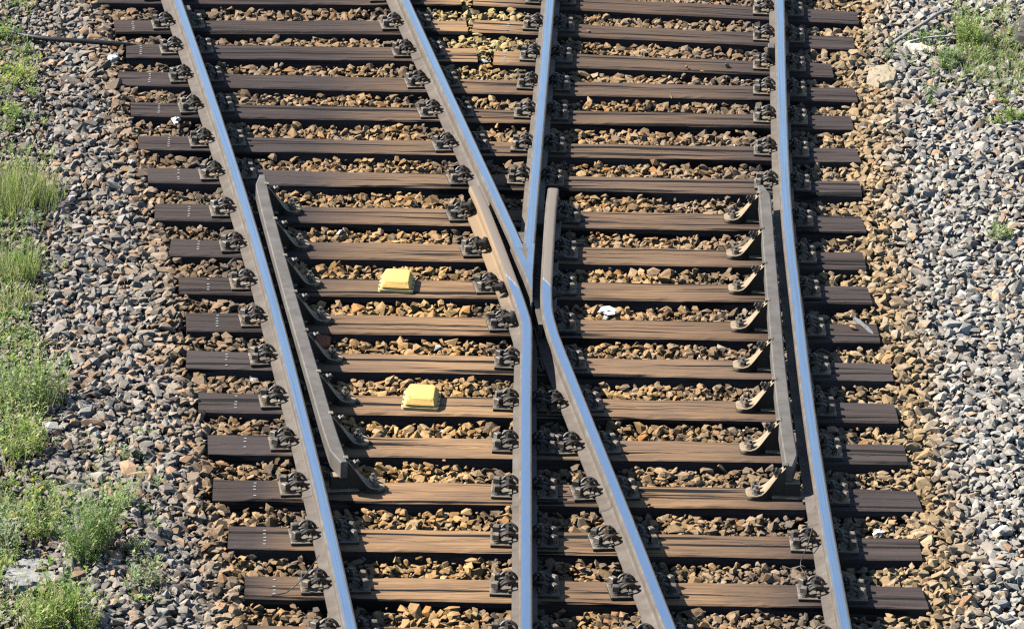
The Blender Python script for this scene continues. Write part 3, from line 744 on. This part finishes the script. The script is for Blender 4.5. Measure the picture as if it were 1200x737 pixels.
def weed(name, label, px, py, rad, hgt, n, cols, width=.006, lean=.45, leafy=False, flowers=0, bases=1, cat='weed', group='weeds on the ballast shoulders'):
    q = at(px, py, -.06); bs = []; n = int(n * (.72 if leafy else .8)); hgt *= 1.12
    for k in range(bases):
        a = random.uniform(0, 6.28); r_ = rad * .75 * math.sqrt(random.random()) if bases > 1 else 0
        x, y = q.x + r_ * math.cos(a), q.y + r_ * math.sin(a) * 1.5; bs.append((x, y, gz(x, y) - .01))
    V, F, C = blades(bs, n, rad / (2.6 if bases > 1 else 1), hgt, width, lean, cols, leafy=leafy)
    if hgt > .18:
        v2, f2, c2 = blades(bs, max(6, n // 7), rad / 2, hgt * 1.22, .0042, .3, DRY + YGREEN); n0 = len(V); V += v2; F += [tuple(i + n0 for i in t) for t in f2]; C += c2
    o = big_mesh(name, np.array(V), np.array(F), np.array(C), M_LEAF); tag(o, label, cat, group)
    if flowers:
        v, f, c = [], [], []
        for _ in range(flowers):
            x, y, z = bs[random.randrange(len(bs))]; x += random.gauss(0, rad * .5); y += random.gauss(0, rad * .5); z += hgt * random.uniform(.5, 1.0); r_ = random.uniform(.008, .015)
            for layer in range(3):
                o_ = len(v); dzz = layer * .004; rq = r_ * (1 - .25 * layer)
                for i in range(5):
                    a1 = 2 * math.pi * i / 5 + layer * .5; o_ = len(v)
                    v += [(x, y, z + dzz), (x + rq * .7 * math.cos(a1 - .4), y + rq * .7 * math.sin(a1 - .4), z + dzz + .002), (x + rq * math.cos(a1), y + rq * math.sin(a1), z + dzz + .005), (x + rq * .7 * math.cos(a1 + .4), y + rq * .7 * math.sin(a1 + .4), z + dzz + .002)]
                    f.append((o_, o_ + 1, o_ + 2, o_ + 3)); c.append((.75, .62, .04))
        fo = big_mesh('flower_heads', np.array(v), np.array(f), np.array(c), M_LEAF); fo.parent = o
    return o
weed('grass_tuft', 'broad bright green grass tuft at the left edge, level with the check rail tips', 26, 250, .24, .30, 950, YGREEN + GREEN + DRY, .004, .45, bases=26)
weed('grass_tuft', 'narrow light green grass tuft below the bright one on the left edge', 22, 325, .15, .24, 380, YGREEN + GREEN, .004, .4, bases=14)
weed('grass_tuft', 'small sparse yellow-green tuft at the left edge, above the large feathery clump', 15, 362, .13, .16, 160, YGREEN + DRY, .005, .5, bases=4)
weed('leafy_weed', 'large feathery grey-green clump, biggest on the left shoulder', 38, 478, .23, .38, 250, GREY + GREEN + YGREEN, .004, .35, leafy=True, bases=9)
weed('leafy_weed', 'loose yellow-green weed straight below the large feathery clump', 34, 528, .19, .24, 140, YGREEN + GREEN, .004, .4, leafy=True, bases=6)
weed('leafy_weed', 'thin yellow-flowering weed left of the tall bushy plant', 45, 625, .16, .28, 110, YGREEN + GREEN, .004, .4, leafy=True, flowers=5, bases=6)
weed('leafy_weed', 'tall bushy green plant fanning out behind the concrete slab', 98, 656, .15, .44, 230, GREEN + GREY, .004, .55, leafy=True, bases=5)
weed('leafy_weed', 'pale blue-green weed with yellow flowers at the left edge beside the slab', 4, 640, .11, .28, 110, GREY, .004, .4, leafy=True, flowers=4, bases=4)
weed('leafy_weed', 'fresh bright green clump in the bottom left corner, below the slab', 62, 744, .20, .30, 260, YGREEN + GREEN, .006, .5, leafy=True, bases=6)
weed('leafy_weed', 'single thin weed with a yellow flower right of the tall bushy plant', 146, 600, .07, .22, 26, GREEN + GREY, .004, .4, leafy=True, flowers=1, bases=3)
weed('leafy_weed', 'sparse wispy weed on dark stones left of the bottom sleepers', 176, 690, .09, .20, 40, GREY + DRY, .004, .4, leafy=True, bases=4)
weed('leafy_weed', 'low yellow-flowering plant at the upper left edge under the cable', 12, 100, .17, .12, 90, YGREEN, .005, .6, leafy=True, flowers=18, bases=7)
weed('leafy_weed', 'bright green sprig at the upper left edge above the cable', 8, 52, .10, .16, 60, GREEN + YGREEN, .005, .5, leafy=True, flowers=4, bases=3)
weed('leafy_weed', 'dark green yellow-flowered sprig at the left edge between cable and bright tuft', 5, 148, .10, .12, 70, GREEN, .005, .5, leafy=True, flowers=6, bases=4)
weed('grass_tuft', 'tall bright green grass tuft in the top right corner', 1142, 60, .13, .32, 190, YGREEN + GREEN, .005, .35, leafy=True, bases=7)
weed('leafy_weed', 'dense dark green low cushion in front of the top right grass', 1116, 88, .13, .14, 160, GREEN + GREY, .005, .6, leafy=True, bases=4)
weed('grass_tuft', 'wide pale grass patch spreading to the top right edge', 1165, 88, .32, .13, 900, YGREEN + DRY + GREY, .005, .7, bases=16)
weed('leafy_weed', 'small leafy weed on pale gravel at the right edge, below the grass patch', 1182, 150, .10, .13, 80, GREEN + YGREEN, .006, .6, leafy=True, bases=4)
weed('leafy_weed', 'tiny wispy weed on pale gravel at the right edge, lowest on that side', 1172, 288, .07, .15, 34, YGREEN + GREY, .005, .5, leafy=True, bases=3)
# thin undergrowth between the clumps
def undergrowth():
    V, F, C = [], [], []
    spots = []
    for _ in range(430):
        px = abs(random.gauss(0, 34)) - 20; py = random.uniform(150, 780)
        if 285 < py < 380 and random.random() < .4: continue
        spots.append((px, py))
    for _ in range(150): spots.append((random.uniform(-30, 40), random.uniform(-20, 150)))
    for _ in range(380): spots.append((random.gauss(1158, 48), random.gauss(66, 30)))
    for _ in range(120): spots.append((abs(random.gauss(0, 30)) - 10, random.uniform(150, 430)))
    for _ in range(60): spots.append((random.uniform(90, 190), random.uniform(520, 720)))
    for (px, py) in spots:
        q = at(px, py, -.06); z = gz(q.x, q.y) + .0
        v, f, c = blades([(q.x, q.y, z)], random.randint(2, 7), .05, random.uniform(.04, .15), .005, .6, YGREEN + GREEN + GREY + DRY, leafy=random.random() < .45)
        n = len(V); V += v; F += [tuple(i + n for i in t) for t in f]; C += c
    o = big_mesh('weeds', np.array(V), np.array(F), np.array(C), M_LEAF); tag(o, 'thin green and dry undergrowth along both edges', 'weeds', None, 'stuff')
undergrowth()

# ------------------------------------------------------------------ loose things
M_YEL = mat_flat('sun_faded_yellow', (.72, .455, .13), .6, .14, 18, .08)
M_YEL2 = mat_flat('pale_yellow_flange', (.62, .47, .22), .6, .12, 25, .12)
def yellow_box(px, py, label, yaw):
    q = at(px, py, 0)
    b = MB(); HX, HY = .100, .122
    def rr_(hx, hy, r, n=4): return [(sx * (hx - r) + r * math.cos(a), sy * (hy - r) + r * math.sin(a)) for sx, sy, a0 in ((1, 1, 0), (-1, 1, 90), (-1, -1, 180), (1, -1, 270)) for a in [R(a0 + 90 * k / n) for k in range(n + 1)]]
    b.prism(rr_(HX, HY, .02), .001, .016)
    o = b.obj('signal_box', M_YEL2); o.location = (q.x, q.y, .0); o.rotation_euler = (0, 0, yaw)
    tag(o, label, 'track sensor', 'yellow boxes on the sleepers')
    c = MB(); lay = [(.090, .114, .020, .016), (.089, .113, .020, .028), (.087, .111, .020, .033), (.083, .106, .020, .038), (.074, .0925, .020, .0575), (.071, .089, .020, .0615), (.067, .085, .018, .0635)]
    v = []; n = 0
    for hx, hy, r, z in lay: 
        ring = rr_(hx, hy, r); n = len(ring); v += [(x, (y + .012 if z > .06 else y), z) for x, y in ring]
    f = [(j * n + i, j * n + (i + 1) % n, (j + 1) * n + (i + 1) % n, (j + 1) * n + i) for j in range(len(lay) - 1) for i in range(n)] + [tuple(range(6 * n, 7 * n))]
    c.add(v, f); co_ = c.obj('cover', M_YEL, o); auto_smooth(co_, 24)
    e = MB()
    for sx in (-1, 1): e.prism([(sx * .068 - .008, -.1145), (sx * .068 + .008, -.1145), (sx * .068 + .008, -.070), (sx * .068 - .008, -.070)], .030, .0625, 0, [(sx * .060 - .007, -.084), (sx * .060 + .007, -.084), (sx * .060 + .007, -.070), (sx * .060 - .007, -.070)])
    e.box(-.060, .060, -.117, -.1135, .019, .031)
    e.obj('front_rib', M_YEL, co_)
    for sx in (-1, 1):
        for y in (-.08, -.02, .05):
            s_ = MB(); s_.cyl((sx * .0945, y), .005, .0155, .021, 8); s_.obj('screw', M_SCREW, o)
    return o
yellow_box(465, 334.5, 'yellow plastic box on a sleeper, upper of the two, level with the crossing point', R(-2))
yellow_box(493.5, 471, 'yellow plastic box on a sleeper, lower of the two, with worn front', R(-2))

M_BLACK = mat_flat('black_cable_sheath', (.022, .022, .024), .5, .3, 40, .1)
b = MB(); b.tube([tuple(p) for p in spline([tuple(at(x, y, z)) for x, y, z in ((-60, 29, -.03), (0, 36, .0), (30, 42, .02), (60, 46, .025), (105, 49, .02), (150, 53, .0), (175, 58, -.06))], .05)], .016, 10)
tag(b.obj('cable', M_BLACK, None, True), 'thick black cable lying across the stones to a sleeper end at upper left', 'cable')

M_WHITE = mat_flat('white_paper', (.72, .71, .68), .8, .05, 20, .1)
def crumple(name, px, py, size, mat, label, cat, flat=.5, z=-.02, group=None):
    bm = bmesh.new(); bmesh.ops.create_icosphere(bm, subdivisions=2, radius=1)
    for v_ in bm.verts:
        k = random.uniform(.42, 1.25); v_.co = Vector((v_.co.x * k * size[0], v_.co.y * k * size[1], v_.co.z * k * size[2]))
    me = bpy.data.meshes.new(name); bm.to_mesh(me); bm.free(); me.materials.append(mat); o = bpy.data.objects.new(name, me); COL.objects.link(o)
    q = at(px, py, z); o.location = (q.x, q.y, z + size[2] * .4); tag(o, label, cat, group); return o
crumple('paper_scrap', 712, 366, (.055, .05, .022), M_WHITE, 'crumpled white scrap on the gravel right of the crossing', 'litter', z=-.03)
crumple('paper_scrap', 206, 143, (.03, .045, .022), M_WHITE, 'crumpled white scrap on stones beside the left rail', 'litter', z=-.01)
crumple('paper_scrap', 1030, 625, (.034, .024, .016), M_WHITE, 'small torn white scrap right of the right rail, near the bottom', 'litter', z=-.02)
def slab(name, outline, z0, z1, mat, label, cat, wob=.006):
    P = [at(x, y, z1) for x, y in outline]; P = [(p.x, p.y) for p in P]
    if sum(P[i][0] * P[(i + 1) % len(P)][1] - P[(i + 1) % len(P)][0] * P[i][1] for i in range(len(P))) < 0: P = P[::-1]
    cx = sum(p[0] for p in P) / len(P); cy = sum(p[1] for p in P) / len(P)
    rings = [(1.0, z0), (1.02, z0 + (z1 - z0) * .7), (.95, z1 - .004), (.6, z1), (.25, z1)]; v = []; f = []; n = 0
    Q = []
    for i in range(len(P)):
        a, b2 = P[i], P[(i + 1) % len(P)]
        for k in range(3): Q.append((a[0] + (b2[0] - a[0]) * k / 3, a[1] + (b2[1] - a[1]) * k / 3))
    n = len(Q)
    for s_, z in rings:
        for x, y in Q: v.append((cx + (x - cx) * s_ * random.uniform(.985, 1.015), cy + (y - cy) * s_ * random.uniform(.985, 1.015), z + random.gauss(0, wob * .3)))
    f = [(j * n + i, j * n + (i + 1) % n, (j + 1) * n + (i + 1) % n, (j + 1) * n + i) for j in range(len(rings) - 1) for i in range(n)] + [tuple(range(n * (len(rings) - 1), n * len(rings)))]
    o = mesh_obj(name, v, f, mat); fix_normals(o); tag(o, label, cat); return o
M_CONC = mat_flat('weathered_concrete', (.27, .265, .24), .95, .4, 22, .8, .2)
slab('concrete_slab', [(10, 660), (25, 652), (60, 653), (82, 660), (92, 668), (84, 677), (55, 684), (14, 686), (4, 672)], -.16, -.035, M_CONC, 'weathered grey concrete slab among weeds near the bottom left', 'slab')
slab('stone_slab', [(1018, 78), (1038, 74), (1052, 80), (1048, 93), (1030, 98), (1016, 94)], -.06, .02, mat_flat('beige_stone', (.35, .28, .185), .9, .15, 20, .4), 'flat beige stone on gravel right of the upper sleepers', 'stone')
slab('flat_stone', [(126, 66), (131, 63), (139, 62), (138, 66), (131, 69), (127, 69)], -.03, .008, mat_flat('white_stone', (.58, .57, .54), .85, .08, 30, .3), 'flat white stone just below the black cable', 'stone')
slab('boulder', [(1188, 26), (1204, 12), (1230, 14), (1236, 36), (1216, 44), (1192, 42)], -.12, .06, mat_flat('brown_rock', (.075, .064, .055), .9, .35, 14, .6), 'dark brown rock cut by the right edge near the top right corner', 'rock')
slab('grey_splinter', [(1000, 371), (1003, 370), (1013, 378), (1022, 386), (1024, 391), (1020, 390), (1008, 379)], -.02, .004, mat_flat('grey_chip', (.15, .15, .155), .8, .1, 30, .2), 'long grey stone splinter lying at a sleeper end on the right', 'stone')
slab('bark_piece', [(1059, 50), (1064, 46), (1086, 53), (1096, 57), (1092, 59), (1072, 57)], -.03, .012, mat_flat('bleached_bark', (.50, .45, .36), .9, .15, 40, .4), 'pale bleached piece of bark beside the top right weeds', 'bark')
M_STICK = mat_flat('grey_stick', (.30, .28, .25), .9, .3, 60, .5)
def stick(pts, r, label, mat=M_STICK, name='stick', cat='stick'):
    b = MB(); P = spline([tuple(at(x, y, z)) for x, y, z in pts], .04); n = len(P); b.tube([tuple(p) for p in P], [r * (1 - .5 * i / n) for i in range(n)], 7)
    tag(b.obj(name, mat, None, True), label, cat)
stick([(1048, 50, -.01), (1066, 38, .02), (1082, 28, .03), (1100, 16, .05), (1120, 9, .02)], .016, 'thick grey stick slanting up to the top right corner')
stick([(1066, 49, .02), (1090, 44, .03), (1118, 42, .03), (1140, 36, .02)], .008, 'thin bleached stick lying level below the thick one', mat_flat('bleached_stick', (.5, .5, .47), .9, .2, 60, .3))
stick([(318, 697, .004), (335, 694, .012), (350, 682, .06), (362, 668, .12), (374, 650, .15)], .0035, 'curled thin dark wire looped over the left fastening near the bottom', M_CLIP, 'wire', 'wire')
stick([(952, 618, .10), (946, 640, .06), (940, 652, .04), (938, 664, .01), (943, 672, .0), (945, 690, -.03)], .003, 'loose thin wire hanging at the right rail fastenings near the bottom', M_CLIP, 'wire', 'wire')
slab('rusty_scrap', [(369, 392), (378, 389), (388, 394), (386, 402), (374, 404), (369, 399)], -.06, -.015, mat_flat('rust_red', (.26, .075, .03), .8, .3, 40, .4), 'rust red scrap of metal in the shadow of the left check rail', 'scrap')
